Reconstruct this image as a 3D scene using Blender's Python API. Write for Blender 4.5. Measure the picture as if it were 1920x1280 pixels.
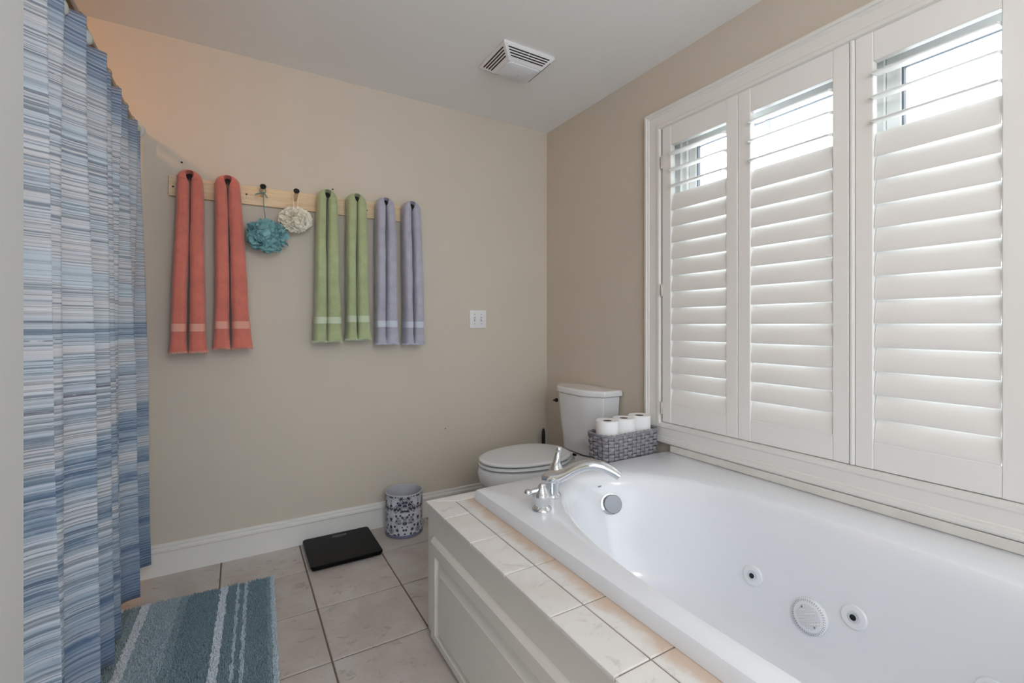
import bpy, bmesh, math, random
from mathutils import Vector, Matrix, noise
random.seed(7)
PI = math.pi
for o in list(bpy.data.objects): bpy.data.objects.remove(o, do_unlink=True)
scn = bpy.context.scene
col = scn.collection

# ------------------------------------------------------------------ camera
cd = bpy.data.cameras.new('camera'); cam = bpy.data.objects.new('camera', cd); col.objects.link(cam)
cam.location = (-1.823, -2.614, 1.129)
cam.rotation_euler = (PI/2, 0, -math.radians(30.6))
cd.sensor_width = 36; cd.lens = 870/1920*36; cd.shift_y = -31/1920; cd.clip_start = .02
scn.camera = cam
# ------------------------------------------------------------------ sky, exposure, big lights
w = bpy.data.worlds.new('overcast_sky'); scn.world = w; w.use_nodes = True
bg = w.node_tree.nodes['Background']; bg.inputs[0].default_value = (.86, .93, 1, 1); bg.inputs[1].default_value = 6.0
vs = scn.view_settings
vs.view_transform = 'Standard'; vs.look = 'None'; vs.gamma = 1; vs.use_curve_mapping = False; vs.exposure = 0.09
def portal(name, loc, rot, sx, sy):
    l = bpy.data.lights.new(name, 'AREA'); l.shape = 'RECTANGLE'; l.size = sx; l.size_y = sy
    l.cycles.is_portal = True
    o = bpy.data.objects.new(name, l); col.objects.link(o); o.location = loc; o.rotation_euler = rot
portal('window_portal', (.20, -1.84, 1.38), (0, PI/2, 0), 1.5, 1.75)
portal('fill_window_portal', (-1.7, -4.46, 1.3), (PI/2, 0, PI), 3.2, 2.0)  # portal for the added fill window behind the camera

FILL_POWER = 38.0      # emission of the added fill globe, unseen behind the camera
SHOWER_POWER = 150

# ------------------------------------------------------------------ helpers
ORG = {}
def tag(o, label=None, cat=None, group=None, kind=None):
    if label: o['label'] = label
    if cat: o['category'] = cat
    if group: o['group'] = group
    if kind: o['kind'] = kind
    return o
def thing(name, loc, label=None, cat=None, group=None, kind=None):
    o = bpy.data.objects.new(name, None); col.objects.link(o); o.location = loc
    o.empty_display_size = .05
    ORG[o.name] = Vector(loc)
    return tag(o, label, cat, group, kind)
def mesh(verts, faces, name, mat=None, smooth=None, uvs=None):
    me = bpy.data.meshes.new(name); me.from_pydata([tuple(v) for v in verts], [], faces)
    if uvs:
        ul = me.uv_layers.new(name='UVMap')
        for li, l in enumerate(me.loops): ul.data[li].uv = uvs[l.vertex_index]
    me.update()
    if mat: me.materials.append(mat)
    if smooth is not None:
        me.shade_smooth(); me.set_sharp_from_angle(angle=math.radians(smooth))
    return me
def link(name, me, parent=None, loc=(0, 0, 0), rot=None):
    o = bpy.data.objects.new(name, me); col.objects.link(o); o.location = loc
    if rot: o.rotation_euler = rot
    if parent: o.parent = parent
    return o
class MB:
    def __init__(s): s.v = []; s.f = []; s.uv = None
    def add(s, v, f):
        b = len(s.v); s.v += [Vector(p) for p in v]; s.f += [[b+i for i in q] for q in f]; return s
    def bm(s, bm):
        bm.verts.ensure_lookup_table()
        for i, v in enumerate(bm.verts): v.index = i
        s.add([v.co.copy() for v in bm.verts], [[v.index for v in f.verts] for f in bm.faces]); bm.free(); return s
    def box(s, x0, x1, y0, y1, z0, z1, bev=0, seg=1):
        bm = bmesh.new(); bmesh.ops.create_cube(bm, size=1)
        for v in bm.verts: v.co = Vector((x0+(v.co.x+.5)*(x1-x0), y0+(v.co.y+.5)*(y1-y0), z0+(v.co.z+.5)*(z1-z0)))
        if bev: bmesh.ops.bevel(bm, geom=list(bm.edges), offset=bev, segments=seg, affect='EDGES', profile=.5)
        return s.bm(bm)
    def prism(s, pts, z0, z1, bev=0):
        bm = bmesh.new(); vs_ = [bm.verts.new((p[0], p[1], z0)) for p in pts]; f = bm.faces.new(vs_)
        r = bmesh.ops.extrude_face_region(bm, geom=[f])
        bmesh.ops.translate(bm, vec=(0, 0, z1-z0), verts=[e for e in r['geom'] if isinstance(e, bmesh.types.BMVert)])
        bmesh.ops.recalc_face_normals(bm, faces=list(bm.faces))
        if bev: bmesh.ops.bevel(bm, geom=[e for e in bm.edges if abs(e.verts[0].co.z-z1) < 1e-6 and abs(e.verts[1].co.z-z1) < 1e-6], offset=bev, segments=2, affect='EDGES', profile=.5)
        return s.bm(bm)
    def loft(s, rings, cap0=True, cap1=True, closed=True):
        n = len(rings[0]); v = [p for r in rings for p in r]; f = []
        for i in range(len(rings)-1):
            for j in range(n if closed else n-1):
                k = (j+1) % n
                f.append([i*n+j, i*n+k, (i+1)*n+k, (i+1)*n+j])
        if cap0: f.append(list(range(n-1, -1, -1)))
        if cap1: f.append([(len(rings)-1)*n+j for j in range(n)])
        return s.add(v, f)
    def lathe(s, prof, c=(0, 0, 0), axis=(0, 0, 1), n=32, cap0=True, cap1=True):
        q = Vector((0, 0, 1)).rotation_difference(Vector(axis).normalized()).to_matrix(); c = Vector(c)
        return s.loft([[c+q@Vector((r*math.cos(2*PI*j/n), r*math.sin(2*PI*j/n), h)) for j in range(n)] for r, h in prof], cap0, cap1)
    def tube(s, path, rad, n=10, sx=1, up=None):
        path = [Vector(p) for p in path]; rings = []
        if not hasattr(rad, '__len__'): rad = [rad]*len(path)
        pn = None
        for i, p in enumerate(path):
            t = (path[min(i+1, len(path)-1)]-path[max(i-1, 0)]).normalized()
            if pn is None:
                a = Vector(up) if up else (Vector((0, 0, 1)) if abs(t.z) < .9 else Vector((1, 0, 0)))
            else: a = pn
            b = (a-t*a.dot(t)).normalized(); pn = b; c = t.cross(b)
            rings.append([p+(c*math.cos(2*PI*j/n)*sx+b*math.sin(2*PI*j/n))*rad[i] for j in range(n)])
        return s.loft(rings)
    def build(s, name, mat, parent=None, smooth=None):
        o0 = Vector((0, 0, 0)); p = parent
        while p is not None: o0 = ORG.get(p.name, o0) if p.name in ORG else o0; p = p.parent
        me = mesh([v-o0 for v in s.v], s.f, name, mat, smooth)
        bm = bmesh.new(); bm.from_mesh(me); bmesh.ops.recalc_face_normals(bm, faces=list(bm.faces)); bm.to_mesh(me); bm.free()
        if smooth is not None: me.shade_smooth(); me.set_sharp_from_angle(angle=math.radians(smooth))
        return link(name, me, parent)
def struct(name, mb, mat, smooth=None, parent=None):
    o = mb.build(name, mat, parent, smooth); o['kind'] = 'structure'; return o

def lin(c):
    return tuple(((v/255)/12.92 if v <= 10 else ((v/255+.055)/1.055)**2.4) for v in c[:3])+(1,)
def mat(name, c, rough=.5, metal=0, coat=0, spec=.5, sheen=0, noise_amt=0, nscale=8, bump=0, bscale=60, emit=None, estr=0):
    m = bpy.data.materials.new(name); m.use_nodes = True; nt = m.node_tree; b = nt.nodes['Principled BSDF']
    b.inputs['Base Color'].default_value = lin(c); b.inputs['Roughness'].default_value = rough
    b.inputs['Metallic'].default_value = metal; b.inputs['Coat Weight'].default_value = coat
    b.inputs['Coat Roughness'].default_value = .04
    b.inputs['Specular IOR Level'].default_value = spec; b.inputs['Sheen Weight'].default_value = sheen
    tc = nt.nodes.new('ShaderNodeTexCoord')
    if noise_amt:
        n = nt.nodes.new('ShaderNodeTexNoise'); n.inputs['Scale'].default_value = nscale; n.inputs['Detail'].default_value = 5
        nt.links.new(tc.outputs['Object'], n.inputs['Vector'])
        r = nt.nodes.new('ShaderNodeValToRGB'); l = lin(c)
        r.color_ramp.elements[0].position = .3; r.color_ramp.elements[1].position = .7
        r.color_ramp.elements[0].color = tuple(v*(1-noise_amt) for v in l[:3])+(1,)
        r.color_ramp.elements[1].color = tuple(min(1, v*(1+noise_amt)) for v in l[:3])+(1,)
        nt.links.new(n.outputs['Fac'], r.inputs[0]); nt.links.new(r.outputs[0], b.inputs['Base Color'])
    if bump:
        n = nt.nodes.new('ShaderNodeTexNoise'); n.inputs['Scale'].default_value = bscale; n.inputs['Detail'].default_value = 4
        nt.links.new(tc.outputs['Object'], n.inputs['Vector'])
        bp = nt.nodes.new('ShaderNodeBump'); bp.inputs['Strength'].default_value = bump; bp.inputs['Distance'].default_value = .002
        nt.links.new(n.outputs['Fac'], bp.inputs['Height']); nt.links.new(bp.outputs[0], b.inputs['Normal'])
    if emit:
        b.inputs['Emission Color'].default_value = lin(emit); b.inputs['Emission Strength'].default_value = estr
    return m
class N:
    """tiny node-graph helper"""
    def __init__(s, m): s.nt = m.node_tree; s.b = s.nt.nodes['Principled BSDF']
    def new(s, t, **k):
        n = s.nt.nodes.new('ShaderNode'+t)
        for a, v in k.items(): setattr(n, a, v)
        return n
    def set(s, sock, v):
        if isinstance(v, bpy.types.NodeSocket): s.nt.links.new(v, sock)
        else: sock.default_value = v
    def math(s, op, a, b=0, c=None, clamp=False):
        n = s.new('Math', operation=op, use_clamp=clamp); s.set(n.inputs[0], a); s.set(n.inputs[1], b)
        if c is not None: s.set(n.inputs[2], c)
        return n.outputs[0]
    def noise(s, vec, scale=5, detail=3, rough=.5, dist=0):
        n = s.new('TexNoise'); s.set(n.inputs['Vector'], vec); n.inputs['Scale'].default_value = scale
        n.inputs['Detail'].default_value = detail; n.inputs['Roughness'].default_value = rough; n.inputs['Distortion'].default_value = dist
        return n.outputs['Fac']
    def mapping(s, vec, scale=(1, 1, 1), loc=(0, 0, 0)):
        n = s.new('Mapping'); s.set(n.inputs['Vector'], vec); n.inputs['Scale'].default_value = scale; n.inputs['Location'].default_value = loc
        return n.outputs[0]
    def ramp(s, fac, stops, interp='LINEAR'):
        n = s.new('ValToRGB'); cr = n.color_ramp; cr.interpolation = interp
        while len(cr.elements) < len(stops): cr.elements.new(.5)
        for e, (p, c) in zip(cr.elements, stops): e.position = p; e.color = c if len(c) == 4 else lin(c)
        s.set(n.inputs[0], fac); return n.outputs[0]
    def mix(s, fac, a, b, typ='MIX'):
        n = s.new('Mix', data_type='RGBA', blend_type=typ); s.set(n.inputs[0], fac); s.set(n.inputs[6], a); s.set(n.inputs[7], b)
        return n.outputs[2]
    def bump(s, h, strength=.3, dist=.002):
        n = s.new('Bump'); n.inputs['Strength'].default_value = strength; n.inputs['Distance'].default_value = dist
        s.set(n.inputs['Height'], h); s.nt.links.new(n.outputs[0], s.b.inputs['Normal'])
    def coord(s, k='Object'): return s.new('TexCoord').outputs[k]
    def base(s, c): s.nt.links.new(c, s.b.inputs['Base Color'])
W0 = (1, 1, 1, 1); K0 = (0, 0, 0, 1)

# ------------------------------------------------------------------ materials
M = {}
M['wall'] = mat('greige_wall_paint', (208, 199, 185), .75, bump=.05, bscale=250, noise_amt=.015, nscale=3)
M['ceiling'] = mat('ceiling_paint', (244, 244, 243), .85)
M['trim'] = mat('semi_gloss_trim_paint', (231, 230, 226), .38, spec=.4)
M['shutter'] = mat('shutter_paint', (238, 237, 234), .36, spec=.4)
M['apron'] = mat('apron_paint', (226, 223, 216), .42, spec=.4)
M['jamb_paint'] = mat('partition_paint', (214, 216, 216), .6)
M['vinyl'] = mat('window_vinyl', (240, 242, 240), .35)
M['gasket'] = mat('window_gasket', (120, 124, 130), .6)
M['acrylic'] = mat('white_acrylic', (238, 241, 246), .2, coat=.25, spec=.5)
M['porcelain'] = mat('white_porcelain', (232, 234, 236), .1, coat=.5)
M['seat'] = mat('toilet_seat_plastic', (230, 233, 235), .22)
M['chrome'] = mat('chrome', (225, 228, 232), .06, metal=1)
M['satin'] = mat('satin_nickel', (132, 134, 138), .42, metal=1)
M['darkmetal'] = mat('dark_metal', (70, 66, 62), .3, metal=1)
M['black'] = mat('black_cap', (18, 16, 16), .45)
M['hole'] = mat('dark_hole', (22, 22, 24), .7)
M['slot'] = mat('grille_slot', (48, 42, 42), .8)
M['plastic'] = mat('white_plastic', (232, 232, 234), .4)
M['lens'] = mat('lamp_lens', (226, 229, 233), .35)
M['hinge'] = mat('painted_hinge', (205, 200, 190), .35, metal=.3)
M['grout'] = mat('brown_grout', (122, 106, 92), .9, noise_amt=.1, nscale=20)
M['deckgrout'] = mat('deck_grout', (150, 140, 130), .9, noise_amt=.1, nscale=20)
M['caulk'] = mat('old_caulk', (222, 219, 212), .6, noise_amt=.06, nscale=12)
M['paper'] = mat('toilet_paper', (243, 243, 243), .95, bump=.2, bscale=300)
M['core'] = mat('cardboard_core', (92, 78, 66), .9)
M['scaleglass'] = mat('black_scale_glass', (3, 3, 3), .4, spec=.15)
M['display'] = mat('scale_display', (62, 66, 66), .2)
M['greymark'] = mat('grey_print', (120, 122, 126), .5)
M['string'] = mat('teal_cord', (98, 140, 142), .8)
M['rod'] = mat('brushed_rod', (150, 150, 146), .3, metal=1)
M['button'] = mat('hook_button', (196, 202, 200), .25)

def wood():
    m = mat('pale_pine', (226, 200, 160), .55); n = N(m); c = n.coord()
    f = n.noise(n.mapping(c, (2.5, 30, 30)), 3, 4, .6, .6)
    n.base(n.ramp(f, [(.25, (214, 184, 140)), (.55, (229, 205, 168)), (.8, (236, 216, 184))])); return m
M['wood'] = wood()
def tile_mat(name, a, b, c, vein, stain=False):
    m = mat(name, a, .3, spec=.45); n = N(m)
    pos = n.new('NewGeometry').outputs['Position']
    oi = n.new('ObjectInfo').outputs['Random']
    off = n.new('CombineXYZ'); n.set(off.inputs[0], n.math('MULTIPLY', oi, 37.0)); n.set(off.inputs[1], n.math('MULTIPLY', oi, 19.0))
    va = n.new('VectorMath', operation='ADD'); n.set(va.inputs[0], pos); n.set(va.inputs[1], off.outputs[0]); p = va.outputs[0]
    cl = n.noise(p, 5, 5, .6, .4)
    base = n.ramp(cl, [(.32, a), (.5, b), (.68, c)])
    v1 = n.noise(n.mapping(p, (1, 1.6, 1)), 9, 8, .72, 1.6)
    vein_f = n.ramp(v1, [(.36, W0), (.43, K0)])
    sp = n.noise(p, 34, 5, .7, .8)
    sp_f = n.ramp(sp, [(.30, W0), (.40, K0)])
    col_ = n.mix(n.math('MULTIPLY', vein_f, .55), base, lin(vein))
    col_ = n.mix(n.math('MULTIPLY', sp_f, .45), col_, lin(vein))
    tint = n.math('MULTIPLY_ADD', oi, .08, .96)
    col_ = n.mix(1.0, col_, tint, 'MULTIPLY')
    if stain:      # rust-coloured water stain along the edge of the bath
        sx = n.new('SeparateXYZ'); n.set(sx.inputs[0], pos)
        edge = n.math('ADD', sx.outputs[0], n.math('MULTIPLY', n.math('SUBTRACT', n.noise(pos, 11, 5, .65), .5), .085))
        mr = n.new('MapRange', interpolation_type='SMOOTHSTEP'); n.set(mr.inputs[0], edge)
        mr.inputs[1].default_value = -1.108; mr.inputs[2].default_value = -1.066
        col_ = n.mix(n.math('MULTIPLY', mr.outputs[0], .72), col_, lin((206, 174, 144)))
    n.base(col_); n.bump(sp, .06, .001); return m
M['tile'] = tile_mat('beige_marbled_floor_tile', (188, 177, 170), (199, 190, 184), (206, 200, 196), (150, 138, 133))
M['decktile'] = tile_mat('white_marbled_deck_tile', (226, 222, 217), (233, 230, 226), (237, 235, 233), (204, 200, 196))
M['stained'] = tile_mat('stained_deck_tile', (226, 222, 217), (233, 230, 226), (237, 235, 233), (204, 200, 196), True)
def towel_mat(name, c, pale=1):
    m = mat(name, c, .95, sheen=.35); n = N(m); co = n.coord()
    f = n.noise(co, 420, 2, .6); g = n.noise(co, 14, 4, .6)
    l = lin(c); d = tuple(v*.82 for v in l[:3])+(1,); h = tuple(min(1, v*1.12) for v in l[:3])+(1,)
    n.base(n.ramp(n.math('ADD', n.math('MULTIPLY', f, .45), n.math('MULTIPLY', g, .55)), [(.36, d), (.62, h)]))
    n.bump(f, .5, .002); return m
M['coral'] = towel_mat('coral_terry', (216, 122, 106)); M['coral_band'] = mat('coral_woven_band', (230, 166, 150), .75, bump=.3, bscale=500)
M['green'] = towel_mat('green_terry', (172, 184, 140)); M['green_band'] = mat('green_woven_band', (200, 212, 186), .75, bump=.3, bscale=500)
M['purple'] = towel_mat('lavender_terry', (177, 178, 194)); M['purple_band'] = mat('lavender_woven_band', (206, 212, 226), .75, bump=.3, bscale=500)
M['teal_mesh'] = mat('teal_netting', (128, 176, 180), .6, noise_amt=.10, nscale=60)
M['cream_mesh'] = mat('cream_netting', (252, 246, 230), .6, noise_amt=.05, nscale=60)
M['wicker'] = mat('grey_wicker', (144, 142, 149), .55, noise_amt=.2, nscale=45)
M['wicker_dark'] = mat('dark_wicker', (62, 58, 60), .6, noise_amt=.2, nscale=45)

def glass_mat(name='window_glass', tint=(.97, .985, .98, 1)):
    m = bpy.data.materials.new(name); m.use_nodes = True; nt = m.node_tree
    for x in list(nt.nodes): nt.nodes.remove(x)
    o = nt.nodes.new('ShaderNodeOutputMaterial'); t = nt.nodes.new('ShaderNodeBsdfTransparent'); g = nt.nodes.new('ShaderNodeBsdfGlossy')
    g.inputs['Roughness'].default_value = .02; fr = nt.nodes.new('ShaderNodeFresnel'); fr.inputs[0].default_value = 1.3
    t.inputs[0].default_value = tint
    mx = nt.nodes.new('ShaderNodeMixShader'); nt.links.new(fr.outputs[0], mx.inputs[0]); nt.links.new(t.outputs[0], mx.inputs[1]); nt.links.new(g.outputs[0], mx.inputs[2])
    nt.links.new(mx.outputs[0], o.inputs[0]); return m
M['glass'] = glass_mat(); M['tinted'] = glass_mat('fill_window_tint', (.70, .70, .70, 1))  # grey tint sets how much fill the added rear window gives

def curtain_mat():
    m = mat('striped_curtain_cloth', (190, 200, 215), .8, sheen=.1); n = N(m); uv = n.coord('UV')
    sep = n.new('SeparateXYZ'); n.set(sep.inputs[0], uv); u, v = sep.outputs[0], sep.outputs[1]
    broad = n.noise(n.mapping(uv, (.10, 7.5, 1)), 1, 3, .55)
    hgt = n.math('MULTIPLY_ADD', n.math('POWER', n.math('DIVIDE', v, 2.0), .8), .32, -.17)
    f = n.math('ADD', broad, hgt)
    ground = n.ramp(f, [(.26, (74, 104, 142)), (.36, (120, 144, 172)), (.44, (162, 182, 200)), (.51, (204, 212, 220)), (.58, (213, 211, 213)), (.68, (190, 206, 218)), (.8, (220, 222, 228))])
    fine = n.noise(n.mapping(uv, (.30, 210, 1)), 1, 3, .62)
    finef = n.ramp(fine, [(.47, K0), (.55, W0)])
    c = n.mix(n.math('MULTIPLY', finef, .74), ground, n.ramp(broad, [(.35, (64, 90, 116)), (.6, (104, 120, 138))]))
    lightl = n.ramp(n.noise(n.mapping(uv, (.3, 270, 1), (3, 7, 0)), 1, 2, .5), [(.55, K0), (.62, W0)])
    c = n.mix(n.math('MULTIPLY', lightl, .5), c, lin((226, 232, 240)))
    bold = n.noise(n.mapping(uv, (.15, 62, 1), (5, 3, 0)), 1, 3, .6)
    gap = n.noise(n.mapping(uv, (14, 60, 1)), 1, 4, .7)
    boldf = n.math('MULTIPLY', n.ramp(bold, [(.63, K0), (.67, W0)]), n.ramp(gap, [(.36, K0), (.44, W0)]))
    c = n.mix(n.math('MULTIPLY', boldf, .8), c, n.ramp(broad, [(.4, (72, 78, 104)), (.62, (108, 98, 116))]))
    fade = n.ramp(n.noise(n.mapping(uv, (5, 26, 1), (1, 9, 0)), 1, 6, .75), [(.5, K0), (.66, W0)])
    c = n.mix(n.math('MULTIPLY', fade, .45), c, lin((206, 214, 226)))
    hem = n.ramp(v, [(0, W0), (.001, W0)])
    # dark plain zones at head and hem
    mr = n.new('MapRange', interpolation_type='SMOOTHSTEP'); n.set(mr.inputs[0], v); mr.inputs[1].default_value = 1.82; mr.inputs[2].default_value = 1.90
    mr2 = n.new('MapRange', interpolation_type='SMOOTHSTEP'); n.set(mr2.inputs[0], v); mr2.inputs[1].default_value = .38; mr2.inputs[2].default_value = .12
    reg = n.math('SINE', n.math('MULTIPLY', n.math('ADD', v, n.math('MULTIPLY', n.noise(n.mapping(uv, (3, 8, 1)), 1, 2), .006)), 560))
    dark = n.ramp(reg, [(.3, (58, 88, 128)), (.75, (128, 156, 190))])
    c = n.mix(n.math('MULTIPLY', n.math('MAXIMUM', mr.outputs[0], mr2.outputs[0]), .6), c, dark)
    n.base(c); n.bump(fine, .12, .001); return m
M['curtain'] = curtain_mat()
def rug_mat():
    m = mat('shaggy_striped_pile', (90, 120, 135), .95, sheen=.3); n = N(m); co = n.coord()
    sp = n.new('SeparateXYZ'); n.set(sp.inputs[0], co)
    j = n.math('MULTIPLY', n.math('SUBTRACT', n.noise(n.mapping(co, (60, 40, 1)), 1, 2), .5), .022)
    x = n.math('DIVIDE', n.math('ADD', sp.outputs[0], j), .62)      # 0 = edge by the bath, 1 = under the curtain
    T1 = (120, 145, 157); T2 = (140, 163, 173); G = (164, 183, 193); L = (216, 224, 232); P = (190, 204, 214)
    st = [(0, P), (.02, T2), (.045, T1), (.155, T1), (.16, P), (.178, T1), (.205, P), (.222, T1), (.275, L), (.318, T1), (.44, T1), (.50, T2), (.54, G), (.66, G), (.70, L), (.75, T2), (.80, T1), (.84, L), (.91, P), (.95, T2)]
    c = n.ramp(x, st, 'CONSTANT')
    f = n.noise(co, 240, 2, .6)
    c = n.mix(.55, c, n.ramp(f, [(.3, (110, 110, 110)), (.7, (255, 255, 255))]), 'MULTIPLY')
    c = n.mix(1.0, c, (1.4, 1.4, 1.4, 1), 'MULTIPLY')
    n.base(c); return m
M['rug'] = rug_mat()
M['rugback'] = mat('rug_backing', (108, 128, 140), .95)
def can_mat():
    m = mat('damask_printed_paper', (205, 208, 220), .45, spec=.4); n = N(m); co = n.coord('UV')
    sp = n.new('SeparateXYZ'); n.set(sp.inputs[0], co); u, v = sp.outputs[0], sp.outputs[1]
    uu = n.math('ABSOLUTE', n.math('SUBTRACT', n.math('FRACT', n.math('MULTIPLY', u, 4)), .5))
    vc = n.new('CombineXYZ'); n.set(vc.inputs[0], uu); n.set(vc.inputs[1], n.math('MULTIPLY', v, 1.45)); p = vc.outputs[0]
    sw = n.noise(p, 7, 2, .4, 1.8)
    lines = n.math('ABSOLUTE', n.math('SUBTRACT', n.math('FRACT', n.math('MULTIPLY', sw, 7)), .5))
    f1 = n.ramp(lines, [(.22, K0), (.30, W0)])
    vo = n.new('TexVoronoi'); n.set(vo.inputs['Vector'], p); vo.inputs['Scale'].default_value = 9
    f2 = n.ramp(vo.outputs['Distance'], [(.34, W0), (.40, K0)])
    vo2 = n.new('TexVoronoi', feature='F1'); n.set(vo2.inputs['Vector'], n.mapping(p, (1, 1, 1), (.3, .7, 0))); vo2.inputs['Scale'].default_value = 5
    f3 = n.ramp(vo2.outputs['Distance'], [(.52, W0), (.62, K0)])
    f = n.math('MAXIMUM', n.math('MULTIPLY', f1, f3), n.math('MULTIPLY', f2, .9))
    ground = n.ramp(n.noise(p, 4, 3), [(.4, (190, 194, 208)), (.6, (214, 216, 226))])
    n.base(n.mix(f, ground, lin((30, 34, 54)))); return m
M['damask'] = can_mat()
M['can_band'] = mat('can_base_band', (112, 116, 146), .5)
M['can_in'] = mat('can_lining', (196, 198, 206), .6)

# ------------------------------------------------------------------ room shell
H = 2.44; XL = -3.45; YF = -4.3
OY0, OY1, OZ0, OZ1 = -2.665, -1.012, .645, 2.106       # window opening
gx = sorted([-1.208+.341*k for k in range(-7, 5)]); gy = sorted([-.965-.333*k for k in range(-3, 11)])
floor = struct('floor', MB().box(XL, .0, YF, 0, -.12, -.004), M['grout'])
cache = {}
def tile_at(x0, x1, y0, y1):
    key = (round(x1-x0, 3), round(y1-y0, 3))
    if key not in cache:
        a, b = key[0]/2, key[1]/2; e = .0025
        t = MB().loft([[(-a, -b, -.006), (a, -b, -.006), (a, b, -.006), (-a, b, -.006)], [(-a, -b, -.0015), (a, -b, -.0015), (a, b, -.0015), (-a, b, -.0015)],
                       [(-a+e, -b+e, 0), (a-e, -b+e, 0), (a-e, b-e, 0), (-a+e, b-e, 0)]], False, True)
        cache[key] = mesh(t.v, t.f, 'tile', M['tile'])
    link('tile', cache[key], floor, ((x0+x1)/2, (y0+y1)/2, 0))
g = .0028
xs = [XL]+[v for v in gx if XL+.05 < v < -.05]+[0]; ys = [YF]+[v for v in gy if YF+.05 < v < -.05]+[0]
for i in range(len(xs)-1):
    for j in range(len(ys)-1):
        if xs[i] > -1.3 and ys[j+1] < -1.0: continue       # under the bath
        tile_at(xs[i]+g, xs[i+1]-g, ys[j]+g, ys[j+1]-g)
struct('ceiling', MB().box(XL, .14, YF, .14, H, H+.1), M['ceiling'])
struct('wall_back', MB().box(XL, .14, 0, .14, -.12, H), M['wall'])
struct('wall_right', MB().box(0, .14, OY1, 0, -.12, H).box(0, .14, YF, OY0, -.12, H).box(0, .14, OY0, OY1, -.12, OZ0).box(0, .14, OY0, OY1, OZ1, H), M['wall'])
struct('wall_left', MB().box(XL-.14, XL, YF, .14, -.12, H), M['wall'])
struct('wall_front', MB().box(XL-.14, -3.25, YF-.14, YF, -.12, H).box(-.15, .14, YF-.14, YF, -.12, H).box(-3.25, -.15, YF-.14, YF, -.12, .35).box(-3.25, -.15, YF-.14, YF, 2.25, H), M['wall'])
struct('wall_partition', MB().box(XL, -2.133, -1.655, -1.52, -.003, H, .004, 2), M['jamb_paint'])
struct('trim_1', MB().box(-2.40, -2.27, -1.52, 0, -.002, .11, .01, 2), M['porcelain'], 30)

def extr_y(prof, y0, y1):       # prof: (x, z) outline
    return MB().loft([[(x, y0, z) for x, z in prof], [(x, y1, z) for x, z in prof]])
def extr_x(prof, x0, x1):
    return MB().loft([[(x0, y, z) for y, z in prof], [(x1, y, z) for y, z in prof]])
bp = [(0, 0), (-.015, 0), (-.015, .102), (-.0185, .108), (-.0185, .117), (-.013, .1215), (-.009, .124), (-.012, .128), (-.011, .134), (-.006, .138), (0, .139)]
struct('baseboard_back', extr_x(bp, -2.40, 0), M['trim'], 25)
struct('baseboard_right', extr_y(bp, -.966, -.019), M['trim'], 25)

# ------------------------------------------------------------------ window casing (trim), windows
CW = .098
def casing_prof():      # (distance from outer edge, projection)
    return [(0, 0), (0, .026), (.006, .030), (.016, .030), (.019, .024), (.026, .024), (.030, .020), (.070, .017), (.076, .021), (.090, .021), (.096, .012), (CW, .012), (CW, 0)]
cy1 = OY1+CW+.004; cy0 = OY0-CW-.004; cz0 = OZ0-CW+.004; cz1 = OZ1+CW-.010
rings = []
for (yy, zz, sy, sz) in [(cy1, cz0, -1, 1), (cy1, cz1, -1, -1), (cy0, cz1, 1, -1), (cy0, cz0, 1, 1)]:
    rings.append([(-p-.0004, yy+sy*d, zz+sz*d) for d, p in casing_prof()])
cs = MB().loft(rings+[rings[0]], False, False)
struct('trim_2', cs, M['trim'], 20)
struct('trim_3', MB().box(-.0258, -.0004, -2.95, -1.072, .5153, .5478, .003, 2), M['caulk'])

def window(name, ya, yb, mun, fa, fb):
    t = thing(name, (.09, (ya+yb)/2, OZ0), kind='structure')
    t2 = MB()
    # outer frame with stepped reveal
    for d0, d1, x0, x1 in [(0, .36, .030, .135), (.36, .71, .045, .135), (.71, .99, .062, .135)]:
        t2.box(x0, x1, ya-d1*fa, ya-d0*fa, OZ0, OZ1); t2.box(x0, x1, yb+d0*fb, yb+d1*fb, OZ0, OZ1)
        t2.box(x0, x1, yb+d1*fb, ya-d1*fa, OZ1-d1*.062, OZ1-d0*.062); t2.box(x0, x1, yb+d1*fb, ya-d1*fa, OZ0+d0*.062, OZ0+d1*.062)
    t2.build('window_frame', M['vinyl'], t)
    a, b, z0, z1 = ya-fa, yb+fb, OZ0+.062, OZ1-.062
    s = MB(); sw = .042
    s.box(.078, .112, a-sw, a, z0, z1, .003).box(.078, .112, b, b+sw, z0, z1, .003).box(.0785, .1115, b+sw, a-sw, z1-sw*1.2, z1, .003).box(.0785, .1115, b+sw, a-sw, z0, z0+sw, .003)
    sash = s.build('sash', M['vinyl'], t)
    q = MB(); gs = .006
    q.box(.082, .104, a-sw-gs, a-sw, z0+sw, z1-sw*1.2).box(.082, .104, b+sw, b+sw+gs, z0+sw, z1-sw*1.2).box(.082, .104, b+sw+gs, a-sw-gs, z1-sw*1.2-gs, z1-sw*1.2).box(.082, .104, b+sw+gs, a-sw-gs, z0+sw, z0+sw+gs)
    q.build('gasket', M['gasket'], sash)
    MB().box(.092, .096, b+sw+gs, a-sw-gs, z0+sw+gs, z1-sw*1.2-gs).build('pane', M['glass'], sash)
    MB().box(.086, .0915, mun-.011, mun+.011, z0+sw+gs, z1-sw*1.2-gs, .002).build('muntin', M['vinyl'], sash)
    return t
window('window_1', OY1-.003, -1.832, -1.487, .0855, .028)
window('window_2', -1.834, OY0+.003, -2.30, .068, .0855)

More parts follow.
